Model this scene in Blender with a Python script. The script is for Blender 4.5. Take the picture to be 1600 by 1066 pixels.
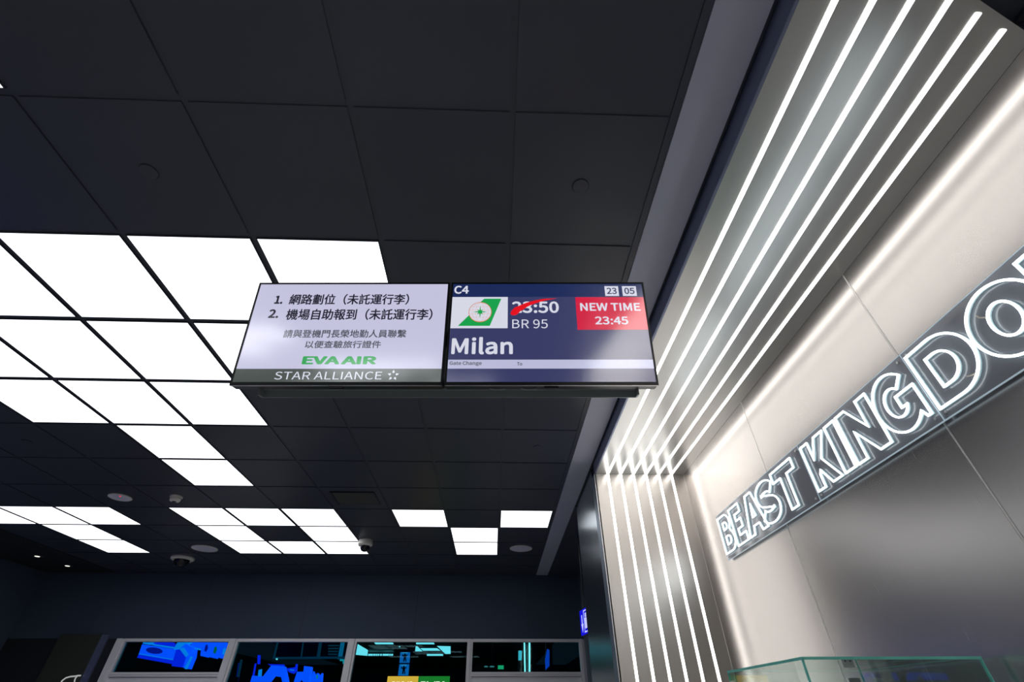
import bpy, bmesh, math, random
from math import sin, cos, pi, radians
from mathutils import Vector, Matrix

random.seed(7)
for o in list(bpy.data.objects):
    bpy.data.objects.remove(o)
SC = bpy.context.scene
COL = SC.collection

# ------------------------------------------------------------------ camera, world, exposure
EYE = 1.55                                     # eye height above the floor, metres
FPX = 708.68                                   # focal length for a frame 1600 wide
cr, cu, cf = Vector((0.99941, -0.03410, 0.0)), None, None
_pit, _yaw, _rol = 0.6872125536, 0.0341942, -0.0032195
cf = Vector((sin(_yaw)*cos(_pit), cos(_yaw)*cos(_pit), sin(_pit)))
_r = Vector((cos(_yaw), -sin(_yaw), 0)); _u = _r.cross(cf)
cr = _r*cos(_rol) + _u*sin(_rol); cu = -_r*sin(_rol) + _u*cos(_rol)
cam = bpy.data.cameras.new('camera'); camo = bpy.data.objects.new('camera', cam); COL.objects.link(camo)
M = Matrix((cr, cu, -cf)).transposed().to_4x4(); M.translation = Vector((0, 0, EYE)); camo.matrix_world = M
cam.sensor_width = 36; cam.lens = FPX/1600*36; cam.clip_start = .02; cam.clip_end = 100
SC.camera = camo
w = bpy.data.worlds.new('world'); SC.world = w; w.use_nodes = True
w.node_tree.nodes['Background'].inputs[0].default_value = (.02, .025, .04, 1)
w.node_tree.nodes['Background'].inputs[1].default_value = .3
vs = SC.view_settings
vs.view_transform = 'Standard'; vs.look = 'None'; vs.gamma = 1; vs.exposure = 0.0; vs.use_curve_mapping = False
PANEL_E, STRIP_E, NEON_E, BLUE_E, SCREEN_E = 2.05, 4.9, 3.0, 1.45, .78

H = 1.7122 + EYE                                # ceiling
def cx(c): return -2.3438 + .59362*c            # ceiling grid lines
def ry(r): return .7447 + .60638*r
XP, XR = .8475, 1.6305                          # portal mouth, sign wall
ZP = 1.6143 + EYE                               # portal soffit
YE = 3.77                                       # portal end wall
YW = 7.987                                      # glazed far wall

def at(px, py, axis, val):
    """point seen at a photo position on the plane axis = val (z measured from the eye)"""
    d = cr*((px-800)/FPX) - cu*((py-533)/FPX) + cf
    p = d*(val/d[axis]); return Vector((p.x, p.y, p.z + EYE))

# ------------------------------------------------------------------ materials
def lin(c):
    return tuple(((v/255)/12.92 if v/255 <= .04045 else ((v/255+.055)/1.055)**2.4) for v in c) + (1,)
MATS = {}
def mat(name, col, rough=.6, metal=0, emis=None, es=0, spec=.5, noise=0, nscale=8, bump=0, bscale=60, stretch=None, aniso=0, var=.12):
    if name in MATS: return MATS[name]
    m = bpy.data.materials.new(name); m.use_nodes = True; nt = m.node_tree; b = nt.nodes['Principled BSDF']
    b.inputs['Base Color'].default_value = col; b.inputs['Roughness'].default_value = rough
    b.inputs['Metallic'].default_value = metal; b.inputs['Specular IOR Level'].default_value = spec
    if emis: b.inputs['Emission Color'].default_value = emis; b.inputs['Emission Strength'].default_value = es
    if aniso: b.inputs['Anisotropic'].default_value = aniso
    tc = nt.nodes.new('ShaderNodeTexCoord'); mp = nt.nodes.new('ShaderNodeMapping'); nt.links.new(tc.outputs['Object'], mp.inputs[0])
    if stretch: mp.inputs['Scale'].default_value = stretch
    if noise:
        n = nt.nodes.new('ShaderNodeTexNoise'); n.inputs['Scale'].default_value = nscale; n.inputs['Detail'].default_value = 4
        nt.links.new(mp.outputs[0], n.inputs[0])
        mx = nt.nodes.new('ShaderNodeMix'); mx.data_type = 'RGBA'
        mx.inputs[6].default_value = tuple(v*(1-noise) for v in col[:3])+(1,); mx.inputs[7].default_value = tuple(min(1, v*(1+noise)) for v in col[:3])+(1,)
        nt.links.new(n.outputs[0], mx.inputs[0]); nt.links.new(mx.outputs[2], b.inputs['Base Color'])
        r2 = nt.nodes.new('ShaderNodeMapRange'); r2.inputs[3].default_value = rough*(1-var); r2.inputs[4].default_value = min(1, rough*(1+var))
        nt.links.new(n.outputs[0], r2.inputs[0]); nt.links.new(r2.outputs[0], b.inputs['Roughness'])
    if bump:
        n = nt.nodes.new('ShaderNodeTexNoise'); n.inputs['Scale'].default_value = bscale; nt.links.new(mp.outputs[0], n.inputs[0])
        bp = nt.nodes.new('ShaderNodeBump'); bp.inputs['Strength'].default_value = bump; bp.inputs['Distance'].default_value = .002
        nt.links.new(n.outputs[0], bp.inputs['Height']); nt.links.new(bp.outputs[0], b.inputs['Normal'])
    MATS[name] = m; return m
def glow(name, rgb, s, rough=.25, base=(0, 0, 0, 1)):
    """something that gives off light behind a smooth cover"""
    return mat(name, base, rough, 0, lin(rgb), s)
def sheet(name, tint, gloss=.1, rough=.02, gcol=(1, 1, 1, 1), body=None):
    """thin see-through sheet: tinted, with a Fresnel reflection"""
    if name in MATS: return MATS[name]
    m = bpy.data.materials.new(name); m.use_nodes = True; nt = m.node_tree; nt.nodes.remove(nt.nodes['Principled BSDF'])
    out = nt.nodes['Material Output']; t = nt.nodes.new('ShaderNodeBsdfTransparent'); g = nt.nodes.new('ShaderNodeBsdfGlossy')
    t.inputs[0].default_value = tint; g.inputs['Roughness'].default_value = rough; g.inputs[0].default_value = gcol
    lw = nt.nodes.new('ShaderNodeLayerWeight'); lw.inputs[0].default_value = .5      # facing = 1 - |cos|: same from both sides of the sheet
    pw = nt.nodes.new('ShaderNodeMath'); pw.operation = 'POWER'; pw.inputs[1].default_value = 4.5; nt.links.new(lw.outputs['Facing'], pw.inputs[0])
    mr = nt.nodes.new('ShaderNodeMapRange'); mr.inputs[3].default_value = gloss; mr.inputs[4].default_value = .9; nt.links.new(pw.outputs[0], mr.inputs[0])
    mx = nt.nodes.new('ShaderNodeMixShader'); nt.links.new(mr.outputs[0], mx.inputs[0])
    src = t
    if body:                                  # a share of solid, slightly rough smoke grey material
        d = nt.nodes.new('ShaderNodeBsdfDiffuse'); d.inputs[0].default_value = body[1]; src = nt.nodes.new('ShaderNodeMixShader'); src.inputs[0].default_value = body[0]
        nt.links.new(t.outputs[0], src.inputs[1]); nt.links.new(d.outputs[0], src.inputs[2])
    nt.links.new(src.outputs[0], mx.inputs[1]); nt.links.new(g.outputs[0], mx.inputs[2]); nt.links.new(mx.outputs[0], out.inputs[0])
    MATS[name] = m; return m

m_tile = mat('black_ceiling_paint', lin((63, 67, 80)), .36, noise=.12, nscale=3, bump=.08, bscale=300, spec=.5)
m_grid = mat('black_grid_paint', lin((62, 66, 79)), .4, spec=.5)
m_plaster = mat('slate_plaster_paint', lin((186, 188, 208)), .42, noise=.05, nscale=2, spec=.5)
m_wall = mat('navy_wall_paint', lin((66, 78, 96)), .7, noise=.08, nscale=2, spec=.25)
m_dark = mat('black_paint', lin((34, 36, 42)), .6, noise=.08)
m_floor = mat('polished_floor_stone', lin((205, 203, 198)), .2, noise=.1, nscale=6)
m_groutm = mat('floor_joint', lin((90, 90, 88)), .6)
m_steel_v = mat('brushed_steel_wall', (.60, .57, .55, 1), .27, 1, noise=.035, nscale=12, stretch=(1, 30, .6), var=.03)
m_steel_s = mat('brushed_steel_soffit', (.66, .665, .65, 1), .32, 1, noise=.035, nscale=12, stretch=(30, .6, 1), var=.03)
m_steel_e = mat('brushed_steel_end_sheet', (.74, .69, .65, 1), .34, 1, noise=.035, nscale=12, stretch=(30, 1, .6), var=.03)
m_steel_d = mat('dark_steel_cladding', (.30, .34, .38, 1), .24, 1, noise=.06, nscale=10, stretch=(1, 1, .1), var=.05)
m_fascia = mat('slate_metal_fascia', (.24, .27, .40, 1), .4, .7, noise=.04, nscale=6)
m_trim = mat('slate_metal_trim', (.32, .38, .46, 1), .45, .8, noise=.05, nscale=8)
m_alu = mat('satin_aluminium', (.72, .72, .73, 1), .35, 1, noise=.04, nscale=20)
m_frame = mat('pale_window_aluminium', lin((236, 234, 238)), .4, .0, noise=.05, nscale=6)
m_bezel = mat('black_display_plastic', lin((30, 32, 36)), .3, noise=.05, nscale=5)
m_rail = mat('grey_painted_rail', lin((150, 158, 160)), .3, .35, noise=.06, nscale=9)
m_white = mat('white_device_plastic', lin((234, 230, 222)), .5, noise=.04)
m_grey = mat('grey_speaker_mesh', lin((225, 224, 240)), .6, noise=.08, nscale=300)
m_cap = mat('dark_cover_disc', lin((70, 72, 84)), .45, noise=.05)
m_blackg = mat('black_glossy_dome', (.01, .01, .012, 1), .08)
m_panel = glow('lit_panel_diffuser', (246, 249, 252), PANEL_E, .4, (.8, .8, .8, 1))
m_strip = glow('white_light_strip', (255, 252, 248), STRIP_E, .4, (.8, .8, .8, 1))
m_neon = glow('white_neon_tube', (244, 252, 255), NEON_E, .3, (.7, .7, .7, 1))
m_neonb = glow('pale_blue_neon_body', (170, 205, 214), .5, .3, (.6, .7, .72, 1))
m_joint = mat('bright_joint_metal', lin((240, 238, 234)), .35, .35)
m_acryl = sheet('smoky_acrylic', (.74, .75, .77, 1), .08, .12, body=(.46, (.46, .47, .52, 1)))
m_acryledge = mat('frosted_acrylic_edge', lin((178, 184, 190)), .35, emis=lin((170, 195, 208)), es=.5)  # own emission imitates light caught in the sheet edge
m_glass = sheet('clear_case_glass', (.93, .97, .96, 1), .035, .01)
m_gedge = mat('teal_glass_edge', lin((130, 235, 216)), .3, noise=.25, nscale=14)
m_wglass = sheet('teal_window_glass', (.40, .78, .82, 1), .015, .01, (.6, .9, .95, 1))
m_down = glow('downlight_lamp', (255, 252, 240), 1.2)

# ------------------------------------------------------------------ mesh helpers
class MB:
    def __init__(s): s.v = []; s.f = []
    def quadbox(s, corners):
        n = len(s.v); s.v += [tuple(c) for c in corners]
        for f in ((0, 3, 2, 1), (4, 5, 6, 7), (0, 1, 5, 4), (1, 2, 6, 5), (2, 3, 7, 6), (3, 0, 4, 7)): s.f.append(tuple(n+i for i in f))
        return s
    def box(s, x0, x1, y0, y1, z0, z1):
        s.quadbox([(x0, y0, z0), (x1, y0, z0), (x1, y1, z0), (x0, y1, z0), (x0, y0, z1), (x1, y0, z1), (x1, y1, z1), (x0, y1, z1)]); return s
    def prism(s, pts, off):
        n = len(s.v); k = len(pts); s.v += [tuple(p) for p in pts] + [tuple(Vector(p)+Vector(off)) for p in pts]
        s.f.append(tuple(range(n+k-1, n-1, -1))); s.f.append(tuple(range(n+k, n+2*k)))
        for i in range(k): j = (i+1) % k; s.f.append((n+i, n+j, n+k+j, n+k+i))
        return s
    def lathe(s, prof, c, n=24, axis=2, sgn=1):
        """prof = [(radius, height)]; axis z, height measured downwards from c when sgn = -1"""
        b = len(s.v)
        for r, h in prof:
            for i in range(n):
                a = 2*pi*i/n; s.v.append((c[0]+r*cos(a), c[1]+r*sin(a), c[2]+sgn*h))
        for j in range(len(prof)-1):
            for i in range(n):
                k = (i+1) % n; s.f.append((b+j*n+i, b+j*n+k, b+(j+1)*n+k, b+(j+1)*n+i))
        s.f.append(tuple(b+i for i in range(n-1, -1, -1))); s.f.append(tuple(b+(len(prof)-1)*n+i for i in range(n)))
        return s
    def tube(s, pts, r, n=8, closed=False, ref=Vector((1, 0, 0)), r2=None):
        """tube along a polyline lying across ref; r across, r2 along ref"""
        r2 = r2 or r; b = len(s.v); P = [Vector(p) for p in pts]; k = len(P)
        for i in range(k):
            a = P[(i-1) % k] if closed or i > 0 else P[i]; c = P[(i+1) % k] if closed or i < k-1 else P[i]
            d1 = (P[i]-a); d2 = (c-P[i])
            d1 = d1.normalized() if d1.length > 1e-9 else d2.normalized(); d2 = d2.normalized() if d2.length > 1e-9 else d1
            t = (d1+d2); t = t.normalized() if t.length > 1e-6 else d1
            side = t.cross(ref).normalized(); mit = min(1.6, 1/max(.3, t.dot(d1)))
            up = side.cross(t).normalized()
            for q in range(n):
                an = 2*pi*q/n; s.v.append(tuple(P[i] + side*(r*mit*cos(an)) + up*(r2*sin(an))))
        for i in range(k if closed else k-1):
            i2 = (i+1) % k
            for q in range(n):
                q2 = (q+1) % n; s.f.append((b+i*n+q, b+i*n+q2, b+i2*n+q2, b+i2*n+q))
        if not closed:
            s.f.append(tuple(b+q for q in range(n-1, -1, -1))); s.f.append(tuple(b+(k-1)*n+q for q in range(n)))
        return s
    def mesh(s, name, origin=(0, 0, 0), bevel=0, smooth=False):
        me = bpy.data.meshes.new(name); o = Vector(origin)
        me.from_pydata([tuple(Vector(v)-o) for v in s.v], [], s.f); me.validate()
        bm = bmesh.new(); bm.from_mesh(me); bmesh.ops.recalc_face_normals(bm, faces=bm.faces)
        if bevel: bmesh.ops.bevel(bm, geom=list(bm.edges), offset=bevel, segments=2, affect='EDGES', clamp_overlap=True)
        if smooth:
            for f in bm.faces: f.smooth = True
            for e in bm.edges:
                if len(e.link_faces) == 2 and e.calc_face_angle(0) > .6: e.smooth = False
        bm.to_mesh(me); bm.free(); return me
    def build(s, name, m, parent=None, bevel=0, smooth=False):
        org = wloc(parent) if parent else Vector((0, 0, 0))
        o = bpy.data.objects.new(name, s.mesh(name, org, bevel, smooth)); COL.objects.link(o)
        o.data.materials.append(m)
        if parent: o.parent = parent
        return o
def wloc(o):
    p = Vector(o.location)
    while o.parent: o = o.parent; p += Vector(o.location)
    return p
def tag(o, label=None, cat=None, group=None, kind=None):
    if label: o['label'] = label
    if cat: o['category'] = cat
    if group: o['group'] = group
    if kind: o['kind'] = kind
    return o
def thing(name, loc, label, cat, group=None):
    o = bpy.data.objects.new(name, None); COL.objects.link(o); o.location = loc; o.empty_display_size = .05
    return tag(o, label, cat, group)
def part(name, m, parent, *b, bevel=0, smooth=False):
    mb = MB()
    for x in b: mb.box(*x)
    return mb.build(name, m, parent, bevel, smooth)
def copyobj(src, parent, loc=None):
    c = src.copy(); COL.objects.link(c); c.parent = parent
    if loc is not None: c.location = loc
    return c
def copytree(src, loc):
    r = src.copy(); COL.objects.link(r); r.location = loc
    for ch in list(src.children):
        c = ch.copy(); COL.objects.link(c); c.parent = r
        for g in list(ch.children):
            d = g.copy(); COL.objects.link(d); d.parent = c
    return r
def struct(name, mb, m, label):
    o = mb.build(name, m); return tag(o, label, 'structure', kind='structure')

# ------------------------------------------------------------------ lit cells of the ceiling
LIT = {}
for r, cs in {-2: (-1, 0), -1: (0, -1), 1: (-1, 0, 1, 2), 2: (-2, -1, 0, 1), 3: (-2, -1, 0), 4: (-1,), 5: (-1,),
              7: (-6, -5, -4, -2, -1, 0, 2, 4), 8: (-5, -2, 0, 3), 9: (-5, -2, -1, 0, 3)}.items():
    for c in cs: LIT[(c, r)] = 1
BACKLIT = [(c, r) for r, cs in {-5: (-3, -2, -1), -6: (-3, -2), -8: (-1, 0, 1), -9: (-1, 0), -11: (-3, -2, 1, 2)}.items() for c in cs]

# ------------------------------------------------------------------ the room
C0, C1, R0, R1 = -6, 5, -13, 12
XL = -7.0
ceil = struct('ceiling', MB().box(XL, 1.9, -8.2, 26, H+.005, H+.06), m_grid, 'black suspended panel ceiling over the gate hall')
GAP = .0105
pm = MB().box(-.29681+GAP, .29681-GAP, -.30319+GAP, .30319-GAP, 0, .0047).mesh('ceiling_panel', bevel=.0018)
pm.materials.append(m_tile)
yback = YW - .0
for r in range(R0, R1):
    for c in range(C0, C1):
        if (c, r) in LIT or (c, r) in BACKLIT: continue
        x, y = (cx(c)+cx(c+1))/2, (ry(r)+ry(r+1))/2
        if y + .31 > YW:                     # cut row against the far wall
            if (c == C0):
                cutm = MB().box(-.29681+GAP, .29681-GAP, -.30319+GAP, YW-y-.004, 0, .0047).mesh('ceiling_panel', bevel=.0018); cutm.materials.append(m_tile)
            me = cutm
        else: me = pm
        o = bpy.data.objects.new('ceiling_panel', me); COL.objects.link(o); o.parent = ceil; o.location = (x, y, H)
# plaster borders beside the panel field
part('edge_batten', m_tile, ceil, (cx(5)-.006, cx(5)+.022, -8.2, YW, H, H+.0047))
part('plaster_border', m_plaster, ceil, (cx(5)+.024, XP-.016, -8.2, YW, H-.004, H+.0048))
part('plaster_border', m_tile, ceil, (XP-.014, 1.9, YE+1.085, YW, H-.0035, H+.0048))  # dark ceiling paint on this far piece imitates the shade there
part('plaster_border', m_dark, ceil, (XL, cx(-6)-.014, -8.2, YW, H-.001, H+.0048))

floor = struct('floor', MB().box(XL-.2, 3.2, -8.4, 26, -.12, -.012), m_groutm, 'pale polished floor of the gate hall')
fm = MB().box(-.598, .598, -.598, .598, -.012, 0).mesh('floor_tile', bevel=.002); fm.materials.append(m_floor)
for i in range(7):
    for j in range(14):
        o = bpy.data.objects.new('floor_tile', fm); COL.objects.link(o); o.parent = floor; o.location = (-6.4+i*1.2, -7.4+j*1.2, 0)

struct('wall_left', MB().box(XL-.15, XL, -8.2, YW+.15, 0, H), m_wall, 'dark navy wall on the left side of the hall')
struct('wall_back', MB().box(XL, 1.9, -8.35, -8.2, 0, H), m_wall, 'dark wall behind the viewpoint')
ZT = .845 + EYE                                 # top of the glazing
wf = struct('wall_far', MB().box(XL, 1.9, YW+.012, YW+.15, ZT+.003, H), m_dark, 'dark navy bulkhead wall above the row of windows')
xs = [XL, -5.9, -4.4, -2.87, -1.2, .5, 1.9]
for a, b in zip(xs, xs[1:]):
    part('wall_panel', m_wall, wf, (a+.0015, b-.0015, YW, YW+.012, ZT+.003, H-.001))
struct('wall_far_side', MB().box(XL, -5.43, YW, YW+.15, 0, ZT), m_dark, 'dark wall left of the windows')
pil = struct('trim_1', MB().box(1.328, 1.9, YW-.10, YW-.002, 0, H-.002), m_trim, 'slate blue metal pilaster right of the windows')

# right side behind the shop front
struct('wall_right', MB().box(XR+.012, XR+.15, -8.2, 5.0, 0, H), m_dark, 'right hand shop wall clad in brushed steel sheets')
wr = bpy.data.objects['wall_right']
ys = [-8.2, -6.6, -5.45, -4.3, -3.15, -2.0, -.88, .27, 1.424, 2.575, YE-.002]
for a, b in zip(ys, ys[1:]):
    part('metal_panel', m_steel_v, wr, (XR, XR+.0115, a+.0042, b-.0042, 0, H-.002), bevel=.001)
    part('joint_strip', m_joint, wr, (XR-.001, XR+.0115, b-.0038, b+.0038, 0, H-.002), bevel=.0008)
struct('wall_corridor', MB().box(1.75, 1.9, 5.0, YW, 0, H), m_wall, 'dark side wall beyond the shop pillar')

part('floor_bounce_sheet', mat('white_bounce_sheet', lin((236, 234, 230)), .35, noise=.02), floor, (XP-.1, XR, -3.6, YE, 0, .006))  # unseen white sheet added to bounce light up to the ceiling
# ------------------------------------------------------------------ windows
def window(n, x0, x1, tall, label):
    """x0, x1: clear opening; frame bars drawn around it"""
    t = thing('window_%d' % n, ((x0+x1)/2, YW, 0), label, 'structure'); t['kind'] = 'structure'
    fd0, fd1 = YW-.045, YW+.05
    part('frame_head', m_frame, t, (x0, x1, fd0, fd1, .808+EYE, ZT), bevel=.004)
    if not tall:
        part('transom', m_frame, t, (x0, x1, fd0, fd1, .40+EYE, .452+EYE), bevel=.004)
        part('transom_lip', m_frame, t, (x0, x1, fd0-.012, fd0+.002, .425+EYE, .44+EYE))
        part('lower_panel', m_frame, t, (x0, x1, YW-.012, YW+.012, .05, .3965+EYE))
        zb = .452+EYE
    else:
        part('sill', m_frame, t, (x0, x1, fd0, fd1, .0, .06)); zb = .06
    part('glass_pane', m_wglass, t, (x0, x1, YW+.015, YW+.023, zb, .808+EYE))
    return t
op = [(-5.315, -3.83), (-3.71, -2.125), (-2.005, -.395), (-.315, 1.245)]
wl = ['leftmost window of the far wall, blue lit counters behind its glass', 'second window from the left in the far wall, dark shelves behind it',
      'third window from the left, lit ceiling panels seen through it', 'rightmost window of the far wall, two glowing bars behind it for reflected light strips']
W = [window(i+1, a, b, i in (1, 2), l) for i, ((a, b), l) in enumerate(zip(op, wl))]
def mull(par, x0, x1):
    part('mullion', m_frame, par, (x0, x1-.03, YW-.055, YW+.05, 0, ZT), bevel=.004)
    part('mullion_rebate', m_frame, par, (x1-.03, x1, YW-.03, YW+.05, 0, ZT), bevel=.003)
mull(W[0], -5.425, -5.315); mull(W[1], -3.83, -3.71); mull(W[2], -2.125, -2.005); mull(W[3], -.395, -.315); mull(W[3], 1.245, 1.325)

# ------------------------------------------------------------------ light panels
def light_panel(c, r, label, group):
    x, y = (cx(c)+cx(c+1))/2, (ry(r)+ry(r+1))/2
    t = thing('ceiling_light', (x, y, H), label, 'ceiling light', group)
    return t
gx, gy = .29681-.0135, .30319-.0135
dm = MB().box(-gx+.004, gx-.004, -gy+.004, gy-.004, -.0015, .004).mesh('diffuser'); dm.materials.append(m_panel)
fb = MB()
for b in ((-gx, gx, -gy, -gy+.004), (-gx, gx, gy-.004, gy), (-gx, -gx+.004, -gy+.004, gy-.004), (gx-.004, gx, -gy+.004, gy-.004)): fb.box(*b, -.003, .0048)
frm = fb.mesh('panel_frame'); frm.materials.append(m_grid)
ORD = ['first', 'second', 'third', 'fourth']
def pos(i, n): return 'only' if n == 1 else ('left' if i == 0 else 'right') if n == 2 else ['left', 'middle', 'right'][i] if n == 3 else ['leftmost', 'second from left', 'third from left', 'rightmost'][i]
def plabel(c, r):
    if r in (-2, -1): return ('lit ceiling panel whose corner just shows at the upper left picture edge' if (c, r) == (0, -1) else 'lit square ceiling panel above the viewpoint, out of the frame')
    if r in (1, 2, 3):
        row = sorted(k[0] for k in LIT if k[1] == r); i = row.index(c); n = len(row)
        return '%s lit panel, %s row of the large light field behind the left display' % (pos(i, n), {1: 'nearest', 2: 'second', 3: 'third'}[r])
    if r == 4: return 'lit panel stepping down alone below the third row of the large light field'
    if r == 5: return 'last single lit panel at the far tip of the large light field'
    w = {7: 'nearest', 8: 'middle', 9: 'far'}[r]
    if c <= -4:
        row = [-6, -5, -4] if r == 7 else [-5]
        return ('%s lit panel in the nearest row of the far left light cluster' % pos(row.index(c), 3)) if r == 7 else 'single lit panel in the %s row of the far left light cluster' % w
    if c <= 0:
        row = sorted(k[0] for k in LIT if k[1] == r and -3 <= k[0] <= 0)
        return '%s lit panel in the %s row of the far ring shaped light cluster' % (pos(row.index(c), len(row)), w)
    if c == 2: return 'separate lit panel right of the far ring shaped cluster, near the small dome camera'
    if c == 4: return 'rightmost lit panel by the slate ceiling border, above the round speaker'
    return '%s of the two stacked lit panels left of the round speaker' % ('nearer' if r == 8 else 'farther')
proto = None
for (c, r) in sorted(list(LIT) + BACKLIT, key=lambda k: (k[1], k[0])):
    lab = plabel(c, r) if (c, r) in LIT else 'lit square ceiling panel above the hall behind the viewpoint'
    t = light_panel(c, r, lab, 'square lit ceiling panels')
    for nm, me in (('diffuser', dm), ('panel_frame', frm)):
        o = bpy.data.objects.new(nm, me); COL.objects.link(o); o.parent = t

# ------------------------------------------------------------------ light portal: fascia, soffit, end wall, light strips
def portal(base, label, ysgn, y_end, near, second=False):
    """near = ((x,y),(x,y)) mouth-side and wall-side ends of the soffit near the viewpoint"""
    t = thing('light_portal', ((XP+XR)/2, y_end, 0), label, 'portal')
    (xa, ya), (xb, yb) = near
    s = ysgn
    # soffit sheet and its beam
    MB().prism([(XP, y_end, ZP), (XR-.001, y_end, ZP), (XR-.001, yb, ZP), (XP, ya, ZP)], (0, 0, .012)).build('soffit_sheet', m_steel_s, t)
    MB().prism([(XP+.012, y_end, ZP+.0125), (XR-.001, y_end, ZP+.0125), (XR-.001, yb+.003*s, ZP+.0125), (XP+.012, ya+.003*s, ZP+.0125)], (0, 0, H-ZP-.0145)).build('beam', m_fascia, t)
    y0, y1 = sorted((ya, y_end)); part('fascia', m_fascia, t, (XP-.002, XP+.0115, y0, y1, ZP-.002, H-.002), bevel=.0015)
    y0, y1 = sorted((y_end, y_end+s*1.08))
    # end wall (pillar)
    part('pillar_core', m_dark, t, (XP+.012, XR+.1 if not second else XR-.001, y0+(.012 if s > 0 else 0), y1-(0 if s > 0 else .012), 0, H-.002))
    part('pillar_cladding', m_steel_d, t, (XP, XP+.0115, *sorted((y_end+s*.128, y_end+s*1.08)), 0, H-.003))
    part('edge_trim', m_trim, t, (XP-.007, XP+.0115, *sorted((y_end, y_end+s*.123)), 0, ZP+.0), bevel=.002)
    part('bright_bead', m_alu, t, (XP-.008, XP-.001, *sorted((y_end-s*.004, y_end-s*.0005)), 0, ZP))
    part('end_sheet', m_steel_e, t, (XP+.001, XR-.001, *sorted((y_end, y_end+s*.0115)), 0, ZP-.001))
    for k in range(1, 7):
        x = XP + (XR-XP)*k/7 + .004
        ye = ya + (yb-ya)*(x-XP)/(XR-XP) + s*.022
        y0, y1 = sorted((ye, y_end-s*.001))
        part('light_strip', m_strip, t, (x-.0092, x+.0092, y0, y1, ZP-.004, ZP-.0005), bevel=.0015)
        part('light_strip', m_strip, t, (x-.0092, x+.0092, *sorted((y_end-s*.004, y_end-s*.0005)), 0.02, ZP-.005), bevel=.0015)
    return t
portal('a', 'brushed steel portal with six white light strips along its soffit and end wall', 1, YE, ((XP, .16), (XR, .434)))
portal('b', 'matching brushed steel portal with light strips behind the viewpoint', -1, -3.6, ((XP, -.45), (XR, -.6)), True)

# ------------------------------------------------------------------ neon sign
def arc(cx_, cy_, rx, ryy, a0, a1, n=14):
    return [(cx_+rx*cos(radians(a0+(a1-a0)*i/n)), cy_+ryy*sin(radians(a0+(a1-a0)*i/n))) for i in range(n+1)]
def outline(center, hw):
    L, R = [], []
    for i, p in enumerate(center):
        a = center[max(0, i-1)]; b = center[min(len(center)-1, i+1)]; d = Vector((b[0]-a[0], b[1]-a[1])).normalized(); n = (-d.y, d.x)
        L.append((p[0]+n[0]*hw, p[1]+n[1]*hw)); R.append((p[0]-n[0]*hw, p[1]-n[1]*hw))
    return L + R[::-1]
s_mid = arc(.5, .70, .34, .17, 20, 235, 16)
s_low = [(p[0], p[1]) for p in arc(.5, .305, .35, .175, 55, -160, 16)]
GLY = {
 'B': [[(0, 0), (0, 1), (.40, 1)] + arc(.42, .76, .29, .24, 90, -50) + arc(.44, .28, .34, .28, 48, -90), [(.26, .61), (.26, .8), (.4, .8)] + arc(.40, .705, .1, .095, 80, -90, 8), [(.26, .2), (.26, .42), (.42, .42)] + arc(.42, .31, .12, .11, 80, -90, 8)],
 'E': [[(0, 0), (0, 1), (.62, 1), (.62, .78), (.27, .78), (.27, .61), (.56, .61), (.56, .39), (.27, .39), (.27, .22), (.65, .22), (.65, 0)]],
 'A': [[(0, 0), (.34, 1), (.68, 1), (1.02, 0), (.74, 0), (.67, .2), (.36, .2), (.29, 0)], [(.43, .41), (.60, .41), (.515, .74)]],
 'S': [outline(s_mid + s_low, .135)],
 'T': [[(0, 1), (1, 1), (1, .76), (.66, .76), (.66, 0), (.36, 0), (.36, .76), (0, .76)]],
 'K': [[(0, 0), (0, 1), (.27, 1), (.27, .60), (.53, 1), (.85, 1), (.50, .53), (.86, 0), (.54, 0), (.33, .34), (.27, .27), (.27, 0)]],
 'I': [[(0, 0), (0, 1), (.3, 1), (.3, 0)]],
 'N': [[(0, 0), (0, 1), (.28, 1), (.64, .46), (.64, 1), (.92, 1), (.92, 0), (.64, 0), (.28, .54), (.28, 0)]],
 'G': [arc(.5, .5, .5, .52, 42, 316, 34) + [(.92, .02), (1.0, .02), (1.0, .58), (.56, .58), (.56, .37), (.70, .37)] + arc(.5, .5, .235, .26, 315, 45, 22)],
 'D': [[(0, 0), (0, 1), (.40, 1)] + arc(.46, .5, .53, .5, 88, -88, 26) + [(.40, 0)], [(.27, .24), (.27, .76), (.40, .76)] + arc(.42, .5, .27, .26, 85, -85, 16) + [(.40, .24)]],
 'O': [arc(.52, .5, .52, .53, 0, 354, 40), arc(.52, .5, .2, .26, 0, 350, 26)],
 'M': [[(0, 0), (0, 1), (.3, 1), (.55, .5), (.8, 1), (1.1, 1), (1.1, 0), (.84, 0), (.84, .55), (.62, .12), (.48, .12), (.27, .55), (.27, 0)]],
}
XS = XR - .022; KS = XS/1.5805
sign = thing('neon_sign', (XS, 1.9, EYE+.80), 'long white neon shop name sign on clear acrylic sheets across the steel wall', 'sign')
ps = [v*KS for v in (3.29, 2.158, 1.372, .56)]
ZS0, ZS1 = EYE+.797*KS, EYE+1.093*KS
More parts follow.
